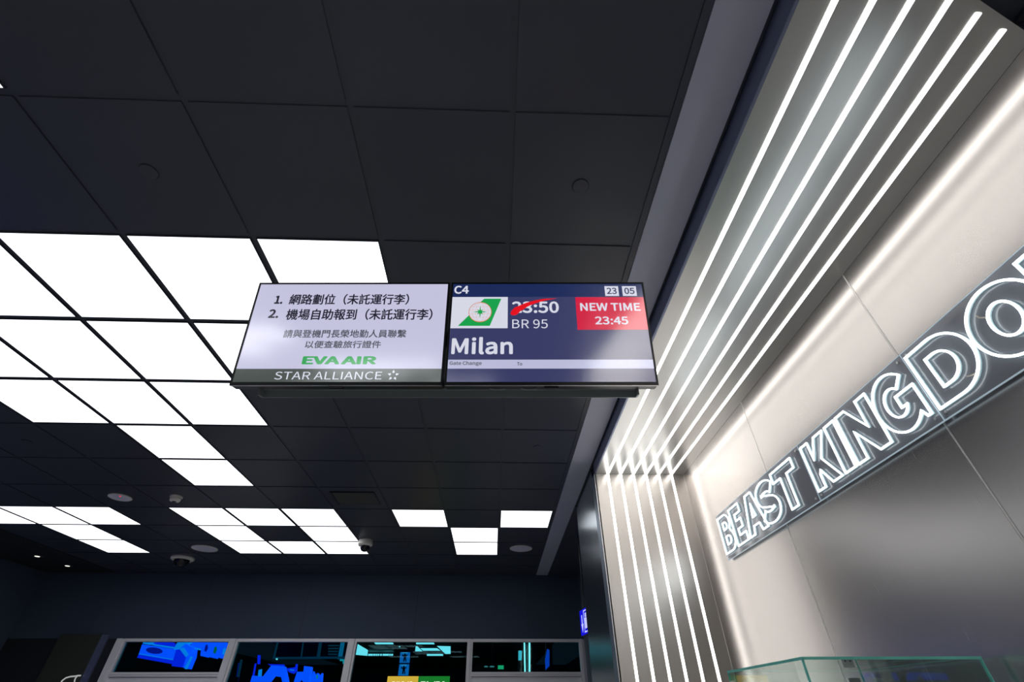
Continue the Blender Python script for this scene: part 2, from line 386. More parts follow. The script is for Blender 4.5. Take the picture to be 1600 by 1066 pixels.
for a, b in zip(ps, ps[1:]):
    q = part('backing_sheet', m_acryl, sign, (XS, XS+.005, b+.002, a-.002, ZS0+.003, ZS1-.003))
    e = MB()
    for bb in ((b+.0015, a-.0015, ZS0, ZS0+.003), (b+.0015, a-.0015, ZS1-.003, ZS1), (b+.0003, b+.002, ZS0+.003, ZS1-.003), (a-.002, a-.0003, ZS0+.003, ZS1-.003)): e.box(XS-.0005, XS+.0055, *bb)
    e.build('sheet_edge', m_acryledge, q)
    for yy in (a-.025, b+.025):
        for zz in (ZS0+.022, ZS1-.022):
            bo = MB()
            for k, (rr, x0, x1) in enumerate(((.0055, XS-.004, XS-.0002), (.004, XS+.0053, XR))):
                ring = [(x0, yy+rr*cos(2*pi*i/12), zz+rr*sin(2*pi*i/12)) for i in range(12)]; bo.prism(ring, (x1-x0, 0, 0))
            bo.build('standoff_bolt', m_alu, q, smooth=False)
LET = [('B', 3.255, .18), ('E', 3.062, .15), ('A', 2.885, .235), ('S', 2.69, .23), ('T', 2.462, .225), ('K', 2.127, .197), ('I', 1.908, .073), ('N', 1.8155, .213),
       ('G', 1.598, .212), ('D', 1.349, .226), ('O', 1.112, .236), ('M', .872, .25)]
WID = {'B': .78, 'E': .65, 'A': 1.02, 'S': 1.0, 'T': 1.0, 'K': .86, 'I': .3, 'N': .92, 'G': 1.0, 'D': 1.0, 'O': 1.04, 'M': 1.1}
LH, LZ = .226*KS, EYE+.832*KS
for ch, y0, wd in LET:
    y0 *= KS; wd *= KS
    core, body = MB(), MB()
    for lp in GLY[ch]:
        pts = [(XS-.0135, y0-p[0]/WID[ch]*wd, LZ+p[1]*LH) for p in lp]
        core.tube(pts, .0045, 8, True)
        body.tube([(XS-.0075, p[1], p[2]) for p in pts], .0040, 6, True, r2=.0060)
    o = core.build('letter', m_neon, sign, smooth=True); body.build('tube_body', m_neonb, o, smooth=True)
m_cable = mat('cream_cable', lin((200, 190, 175)), .5, noise=.05)
for (ya, za, yb, zb) in ((1.035, .985, 1.055, 1.01), (1.205, .872, 1.17, .862)):
    ya, za, yb, zb = ya*KS, za*KS, yb*KS, zb*KS
    MB().tube([(XS-.010, ya, EYE+za), (XS-.012, (ya+yb)/2+.006, EYE+(za+zb)/2), (XS-.010, yb, EYE+zb)], .0025, 6).build('jumper_cable', m_cable, sign)

# ------------------------------------------------------------------ gate displays
DC = Vector((-.1604, 1.0509, .8971+EYE)); _yw, _tl = -.0364, .2246
DX = Vector((cos(_yw), sin(_yw), -.005)).normalized()
_Y = Vector((-sin(_yw), cos(_yw), 0)); DU = (-_Y*sin(_tl)+Vector((0, 0, 1))*cos(_tl)); DU = (DU-DX*DU.dot(DX)).normalized(); DN = DX.cross(DU).normalized()
def dp(x, u, n=0): return DC + DX*x + DU*u + DN*n        # n > 0 towards the viewer
def slab(mb, x0, x1, u0, u1, n0, n1):
    mb.quadbox([dp(x0, u0, n0), dp(x1, u0, n0), dp(x1, u1, n0), dp(x0, u1, n0), dp(x0, u0, n1), dp(x1, u0, n1), dp(x1, u1, n1), dp(x0, u1, n1)]); return mb
def dslab(name, m, par, *b, bevel=0):
    mb = MB()
    for q in b: slab(mb, *q)
    return mb.build(name, m, par, bevel)
def flat(name, m, par, pts, n0, th=.0002):
    P = [dp(x, u, n0) for x, u in pts]; return MB().prism(P, DN*th).build(name, m, par)
FONT = None
try:
    import os
    FONT = bpy.data.fonts.load(os.path.join(bpy.utils.system_resource('DATAFILES'), 'fonts', 'Noto Sans CJK Regular.woff2'))
except Exception:
    FONT = None
def textmesh(body, shear=0, space=1):
    cu_ = bpy.data.curves.new('t', 'FONT'); cu_.body = body; cu_.shear = shear; cu_.resolution_u = 3; cu_.fill_mode = 'FRONT'; cu_.space_character = space
    if FONT: cu_.font = FONT
    o = bpy.data.objects.new('t', cu_); COL.objects.link(o); dg = bpy.context.evaluated_depsgraph_get(); dg.update()
    me = bpy.data.meshes.new_from_object(o.evaluated_get(dg)); bpy.data.objects.remove(o); bpy.data.curves.remove(cu_)
    return me
def text(name, body, m, par, x0, x1, u0, u1, n, bold=0, boldy=None, space=1):
    """lettering stretched into the box x0..x1, u0..u1 of the display plane; bold = how far strokes are thickened (metres)"""
    me = textmesh(body, 0, space); o0 = wloc(par)
    V = [(v.co.x, v.co.y) for v in me.vertices]; Fc = [tuple(p.vertices) for p in me.polygons]; bpy.data.meshes.remove(me)
    ax, bx = min(v[0] for v in V), max(v[0] for v in V); ay, by = min(v[1] for v in V), max(v[1] for v in V)
    boldy = bold if boldy is None else boldy; x0 += bold; x1 -= bold; u0 += boldy; u1 -= boldy
    offs = [(0, 0)] if not bold else [(bold*cos(k*pi/3), boldy*sin(k*pi/3)) for k in range(6)] + [(0, 0)]
    vv, ff = [], []
    for q, (ox, oy) in enumerate(offs):
        k = len(vv)
        vv += [tuple(dp(x0+(x-ax)/(bx-ax)*(x1-x0)+ox, u0+(y-ay)/(by-ay)*(u1-u0)+oy, n+q*.00001)-o0) for x, y in V]
        ff += [tuple(k+i for i in f) for f in Fc]
    me = bpy.data.meshes.new(name); me.from_pydata(vv, [], ff); me.materials.append(m)
    o = bpy.data.objects.new(name, me); COL.objects.link(o); o.parent = par; return o
RG = .13
def sg(name, rgb, k=1.0):
    m = glow(name, rgb, SCREEN_E*k, RG, (.01, .01, .012, 1)); b = m.node_tree.nodes['Principled BSDF']
    b.inputs['IOR'].default_value = 2.2; b.inputs['Specular IOR Level'].default_value = 1; return m
s_lav, s_olive, s_ink, s_ink2 = sg('screen_lavender', (218, 216, 246)), sg('screen_olive_grey', (86, 96, 92), .8), sg('screen_ink', (34, 34, 52)), sg('screen_grey_ink', (88, 90, 104))
s_green, s_white, s_navy, s_navy2 = sg('screen_green', (24, 178, 84)), sg('screen_white', (238, 240, 255)), sg('screen_navy', (26, 44, 98)), sg('screen_slate_blue', (62, 66, 112))
s_red, s_bred, s_stripe, s_tgrey = sg('screen_crimson', (232, 12, 66)), sg('screen_bright_red', (252, 14, 30)), sg('screen_pale_stripe', (206, 208, 240)), sg('screen_mid_grey', (120, 122, 140))
s_orange = sg('screen_orange', (236, 120, 50))

def display(x0, x1, label):
    u0, u1 = -.1756, .1756
    b = dp((x0+x1)/2, u0, 0); t = thing('gate_display', b, label, 'screen')
    dslab('housing', m_bezel, t, (x0, x1, u0, u1, -.035, -.002), bevel=.003)
    bz = .0055
    dslab('bezel', m_bezel, t, (x0, x1, u0, u0+.010, -.002, .0015), (x0, x1, u1-bz, u1, -.002, .0015), (x0, x0+bz, u0+.010, u1-bz, -.002, .0015), (x1-bz, x1, u0+.010, u1-bz, -.002, .0015))
    dslab('lower_lip', m_alu, t, (x0+.002, x1-.002, u0-.0016, u0+.0004, -.002, .001))
    for k, xx in enumerate((x0+(x1-x0)*.50, )):
        dslab('sensor_bump', m_blackg, t, (xx-.022, xx+.022, u0-.006, u0-.0015, -.012, -.001), bevel=.002)
    return t
dl = display(-.6145, -.0030, 'left half of the hanging gate display, pale screen with black lines of boarding text')
sc = dslab('screen', s_lav, dl, (-.609, -.0085, -.1235, .1702, -.002, -.0004))
sb = dslab('screen_footer', s_olive, dl, (-.609, -.0085, -.1656, -.1236, -.002, -.0004))
N = .0001
text('lettering', '1.', s_ink, sc, -.5510, -.5250, .0965, .1275, N, .0017)
text('lettering', '網路劃位（未託運行李）', s_ink, sc, -.5050, -.1275, .0935, .1335, N, .0009)
text('lettering', '2.', s_ink, sc, -.5580, -.5265, .0455, .0775, N, .0017)
text('lettering', '機場自助報到（未託運行李）', s_ink, sc, -.5030, -.0495, .0385, .0790, N, .0009)
text('lettering', '請與登機門長榮地勤人員聯繫', s_ink2, sc, -.4960, -.1235, -.0225, .0055, N, .0006)
text('lettering', '以便查驗旅行證件', s_ink2, sc, -.4230, -.1955, -.0575, -.0320, N, .0006)
text('lettering', 'EVA', s_green, sc, -.4210, -.3100, -.1100, -.0835, N, .0036, .0016)
text('lettering', 'AIR', s_green, sc, -.3060, -.2020, -.1100, -.0835, N, .0036, .0016)
text('lettering', 'STAR ALLIANCE', s_white, sb, -.4910, -.1800, -.1575, -.1330, N, .0)
em = MB()
ec = (-.1475, -.1447)
for k in range(5):                                  # five separate kite shapes around a five-pointed gap
    a = pi/2 + 2*pi*k/5
    def pt(rr, da): return dp(ec[0]+rr*cos(a+da), ec[1]+rr*sin(a+da), N)
    em.prism([pt(.0175, .0), pt(.0100, .42), pt(.0072, -.10), pt(.0105, -.38)], DN*.0002)
em.build('star_emblem', s_white, sb)

dr = display(.0030, .6155, 'right half of the hanging gate display, dark blue flight screen with red box')
sc = dslab('screen', s_navy2, dr, (.0085, .6100, -.1656, .1220, -.002, -.0004))
sh = dslab('screen_header', s_navy, dr, (.0085, .6100, .1221, .1702, -.002, -.0004))
text('lettering', 'C4', s_white, sh, .0125, .0590, .1335, .1640, N, .0011)
for a, b, tx in ((.4905, .5340, '23'), (.5460, .5905, '05')):
    flat('clock_tile', s_white, sh, [(a, .1250), (b, .1250), (b, .1615), (a, .1615)], -.0003)
    text('lettering', tx, s_navy, sh, a+.006, b-.006, .1315, .1555, N, .0008)
lg = flat('airline_tile', s_white, sc, [(.0085, .0100), (.1830, .0100), (.1830, .1215), (.0085, .1215)], -.0003)
flat('tail_fin', s_green, lg, [(.0310, .0180), (.1285, .0180), (.1625, .1150), (.1090, .1150), (.0830, .0870), (.0640, .0560)], 0)
gc_, gr = (.0975, .0665), .0340
def circ(c, r, n=32, a0=0, a1=360): return [(c[0]+r*cos(radians(a0+(a1-a0)*i/n)), c[1]+r*sin(radians(a0+(a1-a0)*i/n))) for i in range(n if a1-a0 >= 360 else n+1)]
flat('globe_ring', s_orange, lg, circ(gc_, gr+.0018), .0003)
flat('globe_disc', s_white, lg, circ(gc_, gr), .0006)
gl = MB()
for f_ in (.38, .72):
    gl.tube([dp(x, u, .0009) for x, u in [(gc_[0]+gr*f_*cos(t_*pi/16), gc_[1]+gr*sin(t_*pi/16)) for t_ in range(32)]], .0003, 4, True, DN)
for hgt in (-.55, -.2, .2, .55):
    hw_ = gr*math.sqrt(1-hgt*hgt); gl.tube([dp(gc_[0]-hw_, gc_[1]+gr*hgt, .0009), dp(gc_[0]+hw_, gc_[1]+gr*hgt, .0009)], .0003, 4, False, DN)
gl.build('globe_lines', s_orange, lg)
flat('compass_star', s_green, lg, [(gc_[0]+(.0225 if i % 4 == 0 else .0135 if i % 2 == 0 else .0060)*sin(i*pi/8), gc_[1]+(.0225 if i % 4 == 0 else .0135 if i % 2 == 0 else .0060)*cos(i*pi/8)) for i in range(16)], .0012)
text('lettering', '23:50', s_white, sc, .1960, .3420, .0630, .1050, N, .0016)
sw = [(.1915, .0600), (.1935, .0690), (.2050, .0830), (.2413, .1000), (.2700, .1090), (.2950, .1140), (.3372, .1162), (.2990, .1078), (.2700, .0985), (.2450, .0860), (.2220, .0690), (.2130, .0590), (.2050, .0550), (.1960, .0555)]
flat('red_swoosh', s_bred, sc, sw, .0004)
text('lettering', 'BR 95', s_white, sc, .1970, .3055, .0095, .0405, N, 0)
rb = flat('red_box', s_red, sc, [(.3955, .0045), (.6098, .0045), (.6098, .1205), (.3955, .1205)], -.0003)
text('lettering', 'NEW TIME', s_white, rb, .4085, .5955, .0705, .0990, N, .0012)
text('lettering', '23:45', s_white, rb, .4510, .5525, .0222, .0505, N, .0011)
text('lettering', 'Milan', s_white, sc, .0160, .1990, -.0780, -.0200, N, .0021)
ss = flat('info_stripe', s_stripe, sc, [(.0087, -.1235), (.6098, -.1235), (.6098, -.0950), (.0087, -.0950)], -.0003)
text('lettering', 'Gate Change', s_tgrey, ss, .0130, .1080, -.1155, -.0995, N, .0007)
text('lettering', 'To', s_ink2, ss, .2110, .2265, -.1140, -.1030, N, .0004)
text('lettering', 'New Gate', s_lav, ss, .5425, .6040, -.1172, -.1075, N, .0003)

# bracket that carries both displays from the ceiling
br = thing('display_bracket', (-.15, 2.0, H-.01), 'grey steel hanging bracket behind and under the two gate displays', 'bracket')
rail = MB()
slab(rail, -.550, .568, -.1895, -.150, -.068, -.064)
slab(rail, -.550, .568, -.168, -.164, -.064, -.040); slab(rail, -.550, .568, -.172, -.150, -.0395, -.0365)
rail.build('bottom_rail', m_rail, br, bevel=.0008)
for a in (-.5505, .5635): dslab('rail_end', m_rail, br, (a, a+.005, -.1895, -.168, -.0640, -.0395))
dslab('rear_plate', m_rail, br, (-.50, -.42, -.16, .12, -.060, -.037), (-.14, -.06, -.16, .12, -.060, -.037), (.06, .14, -.16, .12, -.060, -.037), (.42, .50, -.16, .12, -.060, -.037))
dslab('cross_bar', m_rail, br, (-.52, .52, -.03, .03, -.085, -.0605), bevel=.002)
for xx in (-.40, .10):
    a = dp(xx, .0, -.075); b = Vector((a.x, 1.80, H-.01))
    MB().tube([a, a+Vector((0, .06, .03)), b-Vector((0, .04, .04)), b], .014, 10).build('support_arm', m_rail, br, smooth=True)
    MB().lathe([(.04, 0), (.04, .012)], (b.x, b.y, H-.0005), 20, sgn=-1).build('ceiling_flange', m_rail, br)
for xx in (.155, .245):        # dangling cable loops under the right display
    P = [dp(xx+.022*cos(pi*i/8), -.176-.005*sin(pi*i/8), -.02) for i in range(9)]
    MB().tube(P, .002, 6, False, DN).build('cable_loop', m_rail, br, smooth=True)

# ------------------------------------------------------------------ ceiling devices
def dev(px, py): p = at(px, py, 2, H-EYE); return p.x, p.y
def disc(px, py, name, label, cat, r, h, m, group=None, extra=None):
    x, y = dev(px, py); t = thing(name, (x, y, H), label, cat, group)
    MB().lathe([(r, -.0), (r, h*.6), (r-h*.4, h)], (x, y, H), 32, sgn=-1).build('cover', m, t, smooth=True)
    return t
sp = [((907, 291), 'round dark sprinkler cover in the panel above the right display'), ((233, 268), 'round dark sprinkler cover in the dark ceiling at upper left'),
      ((42, 690), 'round sprinkler cover in the blue lit ceiling near the left picture edge'), ((840, 699), 'round dark sprinkler cover below the right display near the slate border')]
for (p, l) in sp:
    t = disc(*p, 'sprinkler_cover', l, 'sprinkler', .034, .005, m_cap, 'round ceiling covers')
    x, y = t.location.x, t.location.y
    MB().lathe([(.036, -.0), (.036, .0012)], (x, y, H), 32, sgn=-1).build('shadow_ring', m_dark, t)
for (p, l, r) in (((188, 777), 'round white ceiling speaker with a red light, left of the smoke detector', .105), ((320, 857), 'round grey ceiling speaker beside the far ring shaped light cluster', .16), ((814, 857), 'round grey ceiling speaker right of the two stacked lit panels', .15)):
    x, y = dev(*p); t = thing('ceiling_speaker', (x, y, H), l, 'speaker', 'round ceiling speakers')
    MB().lathe([(r, 0), (r, .006), (r-.006, .009), (r-.012, .006)], (x, y, H), 40, sgn=-1).build('rim', m_white, t, smooth=True)
    MB().lathe([(r-.013, 0), (r-.013, .007), (r*.5, .0085)], (x, y, H), 40, sgn=-1).build('grille', m_grey, t, smooth=True)
    if p[0] == 188: MB().lathe([(.006, 0), (.006, .013)], (x+.035, y-.05, H), 12, sgn=-1).build('indicator_light', glow('red_indicator', (255, 20, 60), 1.5), t)
x, y = dev(276, 776); t = thing('smoke_detector', (x, y, H), 'small cream smoke detector between the light clusters', 'smoke detector')
MB().lathe([(.058, 0), (.058, .012), (.052, .014)], (x, y, H), 28, sgn=-1).build('base', m_white, t, smooth=True)
MB().lathe([(.042, .014), (.050, .03), (.044, .048), (.03, .052)], (x, y, H), 28, sgn=-1).build('sensor_head', m_white, t, smooth=True)
MB().lathe([(.020, .052), (.018, .058), (.008, .060)], (x, y, H), 16, sgn=-1).build('sensor_cap', m_cap, t, smooth=True)
x, y = dev(286, 872); t = thing('dome_camera', (x, y, H), 'black dome camera with a white ring near the far bulkhead wall', 'camera')
MB().lathe([(.15, 0), (.15, .018), (.135, .03), (.11, .03)], (x, y, H), 36, sgn=-1).build('mounting_ring', m_white, t, smooth=True)
MB().lathe([(.10, .03), (.095, .06), (.075, .09), (.04, .11), (.01, .115)], (x, y, H), 32, sgn=-1).build('dome', m_blackg, t, smooth=True)
x, y = dev(572, 844); t = thing('dome_camera', (x, y, H), 'small white dome camera at the corner of the far ring shaped light cluster', 'camera')
MB().lathe([(.085, 0), (.09, .03), (.09, .06), (.075, .075)], (x, y, H), 32, sgn=-1).build('body', m_white, t, smooth=True)
MB().lathe([(.06, .075), (.058, .10), (.045, .125), (.02, .138)], (x+.005, y, H), 28, sgn=-1).build('dome', m_blackg, t, smooth=True)
for (p, l) in (((60, 869), 'nearer small recessed downlight in the dark ceiling border at lower left'), ((107, 884), 'farther small recessed downlight in the dark ceiling border at lower left')):
    x, y = dev(*p); t = thing('downlight', (x, y, H), l, 'downlight', 'small downlights in the left border')
    MB().lathe([(.060, 0), (.060, .003), (.05, .004)], (x, y, H-.001), 28, sgn=-1).build('trim_ring', m_cap, t, smooth=True)
    MB().lathe([(.030, .003), (.030, .008)], (x-.012, y, H), 20, sgn=-1).build('lamp', m_down, t)
# air vent
x, y = dev(556, 778); t = thing('air_vent', (x, y, H), 'black louvred air vent in the dark ceiling above the small dome camera', 'vent')
part('vent_frame', m_bezel, t, (x-.22, x+.22, y-.17, y-.155, H-.010, H), (x-.22, x+.22, y+.155, y+.17, H-.010, H), (x-.22, x-.205, y-.155, y+.155, H-.010, H), (x+.205, x+.22, y-.155, y+.155, H-.010, H))
for i in range(9):
    yy = y-.14+i*.035; MB().quadbox([(x-.204, yy, H-.003), (x+.204, yy, H-.003), (x+.204, yy+.003, H-.001), (x-.204, yy+.003, H-.001), (x-.204, yy+.016, H-.012), (x+.204, yy+.016, H-.012), (x+.204, yy+.019, H-.010), (x-.204, yy+.019, H-.010)]).build('slat', m_bezel, t)

# ------------------------------------------------------------------ blue direction sign beyond the pillar
p1 = at(905, 955, 1, 5.985); p2 = Vector((1.0095, 5.681, p1.z)); zb = at(908, 995, 1, 5.985).z
d = (p2-p1).normalized(); sn = Vector((d.y, -d.x, 0)).normalized(); sn = -sn if sn.x > 0 else sn; LN = .62
def bp(a, z, n=0): return p1 + d*a + Vector((0, 0, z-p1.z)) + sn*n
t = thing('direction_sign', bp(LN/2, zb), 'blue hanging direction sign with a white down arrow, half hidden by the steel pillar', 'sign')
m_bs = glow('lit_blue_sign_face', (20, 16, 235), .85); m_bw = glow('lit_white_sign_print', (200, 205, 255), 1.0)
def bbox(a0, a1, z0, z1, n0, n1): return [bp(a0, z0, n0), bp(a1, z0, n0), bp(a1, z0, n1), bp(a0, z0, n1), bp(a0, z1, n0), bp(a1, z1, n0), bp(a1, z1, n1), bp(a0, z1, n1)]
hb = MB(); hb.quadbox(bbox(0, LN, zb, p1.z, -.05, -.002)); hb.build('sign_box', m_bezel, t)
fb = MB(); fb.quadbox(bbox(.004, LN-.004, zb+.004, p1.z-.004, -.002, 0)); face = fb.build('sign_face', m_bs, t)
zc = (zb+p1.z)/2
MB().prism([bp(a, zc+z, .0005) for a, z in ((.068, .07), (.092, .07), (.095, -.015), (.118, -.015), (.080, -.095), (.045, -.015), (.065, -.015))], sn*.001).build('down_arrow', m_bw, face)
fr = MB()
for q in ((.15, .36, .093, .105), (.15, .36, -.105, -.093), (.15, .162, -.093, .093), (.348, .36, -.093, .093)): fr.quadbox(bbox(q[0], q[1], zc+q[2], zc+q[3], .0005, .0015))
fr.quadbox(bbox(.18, .27, zc-.07, zc+.03, .0005, .0015)); fr.quadbox(bbox(.20, .25, zc+.035, zc+.075, .0005, .0015)); fr.quadbox(bbox(.285, .34, zc-.05, zc+.05, .0005, .0015))
fr.build('white_pictogram', m_bw, face)
for a in (.12, .5):
    MB().tube([bp(a, p1.z-.001, -.026), bp(a, H-.001, -.026)], .006, 8, ref=Vector((1, 0, 0))).build('hanging_rod', m_bezel, t)

# ------------------------------------------------------------------ yellow and green gate sign in front of the windows
YS = YW-.22
a, b, c3 = at(606, 1057, 1, YS), at(654, 1057, 1, YS), at(703, 1057, 1, YS)
t = thing('gate_sign', (b.x, YS, a.z-.28), 'yellow and green hanging sign in front of the third window, cut by the picture bottom', 'sign')
part('backing_box', m_bezel, t, (a.x, c3.x, YS+.002, YS+.05, a.z-.28, a.z))
fy = part('yellow_face', glow('lit_yellow_face', (226, 190, 62), .8), t, (a.x, b.x, YS-.001, YS+.002, a.z-.28, a.z))
fg = part('green_face', glow('lit_green_face', (10, 130, 40), .8), t, (b.x, c3.x, YS-.001, YS+.002, a.z-.28, a.z))
m_gw = glow('lit_white_letters', (250, 250, 235), .95)
for par, x0, marks in ((fy, a.x, ((.07, .035), (.13, .014), (.155, .014), (.20, .03), (.28, .014), (.31, .03))), (fg, b.x, ((.04, .06), (.12, .02), (.22, .016), (.245, .05), (.33, .03)))):
    mb = MB()
    for dx, ww in marks: mb.box(x0+dx, x0+dx+ww, YS-.002, YS-.001, a.z-.13, a.z-.058)
    mb.build('white_lettering', m_gw, par)
for xx in (a.x+.12, c3.x-.12): part('bracket_arm', m_bezel, t, (xx-.01, xx+.01, YS+.05, YW-.056, a.z-.10, a.z-.08))

# ------------------------------------------------------------------ dark shop fascia at lower left
tl, tr = at(97, 992, 1, YW-.03), at(160, 991, 1, YW-.03)
m_ol = mat('dark_olive_panel', lin((56, 60, 52)), .5, noise=.1, nscale=4)
t = thing('shop_panel', ((tl.x+tr.x)/2, YW-.03, 0), 'dark olive shop panel with a white script mark, left of the windows', 'sign')
part('panel_body', m_ol, t, (tl.x, tr.x, YW-.06, YW-.002, 0, tl.z), bevel=.003)
part('side_return', m_fascia, t, (tr.x+.001, tr.x+.10, YW-.03, YW-.002, 0, tl.z))
m_sw = mat('white_script_letter', lin((225, 225, 225)), .5, noise=.03, emis=lin((225, 225, 225)), es=.35)
ls = MB()
def lp(px, py): q = at(px, py, 1, YW-.064); return (q.x, q.y, q.z)
ls.tube([lp(94, 1070), lp(97, 1064), lp(103, 1059.5), lp(110, 1057.5), lp(117, 1057), lp(122, 1056), lp(126, 1056)], .009, 8, ref=Vector((0, 1, 0)))
ls.tube([lp(122, 1056), lp(119, 1058.5), lp(117, 1062), lp(116, 1067), lp(114, 1074)], .008, 8, ref=Vector((0, 1, 0)))
ls.build('script_mark', m_sw, t, smooth=True)

# ------------------------------------------------------------------ glass display case in the portal
CX0, CY0, CW, CD, CA, CZ = 1.0035, 1.7679, .5892, .6539, -.0247, EYE+.14
Rz = Matrix.Rotation(CA, 3, 'Z')
def cp(x, y, z): v = Rz @ Vector((x, y, 0)); return Vector((CX0+v.x, CY0+v.y, z))
def cbox(mb, x0, x1, y0, y1, z0, z1):
    mb.quadbox([cp(x0, y0, z0), cp(x1, y0, z0), cp(x1, y1, z0), cp(x0, y1, z0), cp(x0, y0, z1), cp(x1, y0, z1), cp(x1, y1, z1), cp(x0, y1, z1)]); return mb
t = thing('display_case', cp(CW/2, CD/2, 0), 'clear glass display case with teal edges beside the steel wall under the neon sign', 'display case')
G = .008; ZB = .85
def pane(name, x0, x1, y0, y1, z0, z1, edges):
    o = cbox(MB(), x0, x1, y0, y1, z0, z1).build(name, m_glass, t)
    for e in edges: cbox(MB(), *e).build('glass_edge', m_gedge, o)
    return o
pane('top_glass', .004, CW-.004, .004, CD-.004, CZ-G, CZ, [(0, CW, -.001, .004, CZ-G, CZ), (-.001, .004, .004, CD-.004, CZ-G, CZ), (CW-.003, CW, .004, CD-.004, CZ-.0025, CZ), (.004, CW-.004, CD-.002, CD, CZ-.002, CZ)])
zt = CZ-G-.0005
pane('front_glass', .004, CW-.004, 0, G, ZB, zt, [(-.0005, .004, -.0005, G, ZB, zt), (CW-.004, CW+.0005, -.0005, G, ZB, zt)])
pane('side_glass', 0, G, G+.001, CD-.004, ZB, zt, [(.001, G-.001, CD-.004, CD, ZB, zt)])
pane('side_glass', CW-G, CW, G+.001, CD-.004, ZB, zt, [(CW-G+.001, CW-.001, CD-.004, CD, ZB, zt)])
cbox(MB(), G+.001, CW-G-.001, CD-.006, CD-.001, ZB, zt).build('rear_glass_door', m_glass, t)
for k in range(2):
    z0 = CZ-.048-k*.062
    h = cbox(MB(), CW-.074, CW-.026, CD-.016, CD-.0065, z0-.026, z0+.022).build('hinge', m_alu, t, bevel=.002)
    sc_ = MB()
    for sx in (-.062, -.040):
        q = cp(CW+sx, CD-.018, z0-.002); sc_.prism([(q.x+.0035*cos(a_), q.y, q.z+.0035*sin(a_)) for a_ in [2*pi*i/10 for i in range(10)]], (0, .002, 0))
    sc_.build('screw', m_dark, h)
cbox(MB(), .012, .10, CD-.05, CD-.045, 1.50, 1.60).build('price_card_holder', m_acryledge, t)
cbox(MB(), 0, CW, 0, CD, 0.06, ZB-.001).build('base_cabinet', m_white, t, bevel=.004)  # unseen cabinet made white so it bounces light upward
cbox(MB(), .03, CW-.03, .03, CD-.03, 0, .06).build('plinth', m_steel_v, t)
cbox(MB(), G+.01, CW-G-.01, G+.01, CD-.02, 1.22, 1.226).build('glass_shelf', m_glass, t)

# ------------------------------------------------------------------ blue glowing panel added on the left, outside the frame, to tint the ceiling
t = thing('blue_tint_panel', (XL+.06, 3.6, .9), 'added blue glowing panel on the left wall, out of the frame, tinting the ceiling', 'screen')
part('casing', m_bezel, t, (XL+.001, XL+.06, 2.5, 4.7, .9, 2.1), bevel=.004)
part('picture', glow('blue_tint_glow', (28, 28, 255), .8), t, (XL+.061, XL+.064, 2.54, 4.66, .94, 2.06))  # added glow that tints the ceiling blue; shows no picture

# ------------------------------------------------------------------ the room behind the glass
YB = 25.5
struct('wall_beyond', MB().box(XL-2.5, 3.4, YB, YB+.1, 0, H), mat('dark_teal_wall', lin((36, 48, 56)), .7, noise=.1), 'dark far wall of the room behind the windows')
struct('wall_beyond_left', MB().box(XL-2.5, XL-2.4, YW+.15, YB, 0, H), MATS['dark_teal_wall'], 'dark left wall of the room behind the windows')
struct('wall_beyond_right', MB().box(3.3, 3.4, YW+.15, YB, 0, H), mat('dark_green_wall', lin((40, 74, 60)), .6, noise=.1), 'dark green right wall of the room behind the windows')
m_ipan = glow('room_light_panel', (210, 250, 255), 1.3, .4)
def roompanel(pts, label):
    q = [at(px, py, 2, H-EYE-.01) for px, py in pts]
    x, y = sum(p.x for p in q)/len(q), sum(p.y for p in q)/len(q)
    t = thing('ceiling_light', (x, y, H-.01), label, 'ceiling light', 'lit panels seen through the third window')
    MB().prism([(p.x, p.y, H-.012) for p in q], (0, 0, .008)).build('diffuser', m_ipan, t)
    MB().prism([(x+(p.x-x)*1.04, y+(p.y-y)*1.04, H-.004) for p in q], (0, 0, .014)).build('panel_frame', m_dark, t)
roompanel([(580, 999), (610, 999), (615, 1007), (587, 1007)], 'left of the two nearest cyan ceiling panels seen through the third window')
roompanel([(642, 999), (674, 999), (679, 1007), (651, 1007)], 'right of the two nearest cyan ceiling panels seen through the third window')
roompanel([(623, 1010.5), (652, 1010.5), (660, 1018), (632, 1018)], 'cyan ceiling panel just above the blue pictogram column in the third window')
roompanel([(657, 1013.5), (683, 1013.5), (688, 1017), (661, 1017)], 'thin cyan ceiling panel right of the blue pictogram column')
roompanel([(683, 1010), (704, 1010.5), (704, 1022), (696, 1022)], 'cyan ceiling panel at the right end of the row in the third window')
roompanel([(552, 1003), (575, 1016.5), (574, 1025), (552, 1023)], 'large cyan ceiling panel at the left edge of the third window')
roompanel([(667, 1022.6), (692, 1022.6), (692.5, 1025), (667, 1025)], 'most distant thin cyan ceiling panel in the third window')
ld = thing('lamp_row', at(595, 1022, 1, 20), 'broken row of small distant lamps in the third window', 'ceiling light')
for i, (x0, x1) in enumerate(((575.5, 578), (579, 582), (583.5, 586), (587.5, 589), (590.5, 592), (594, 596), (598, 607), (608.5, 610), (611.5, 613.5))):
    p = at(x0, 1022, 1, 20); q = at(x1, 1024.8, 1, 20); part('lamp', m_ipan, ld, (p.x, q.x, 20, 20.05, q.z, p.z))
part('lamp_housing', m_dark, ld, (at(574, 1022, 1, 20).x, at(615, 1022, 1, 20).x, 20.051, 20.12, at(600, 1025, 1, 20).z-.02, H-.001))
def ybox(name, m, par, pts, Y, th=.08, bevel=0):
    return MB().prism([at(px, py, 1, Y) for px, py in pts], (0, th, 0)).build(name, m, par, bevel)
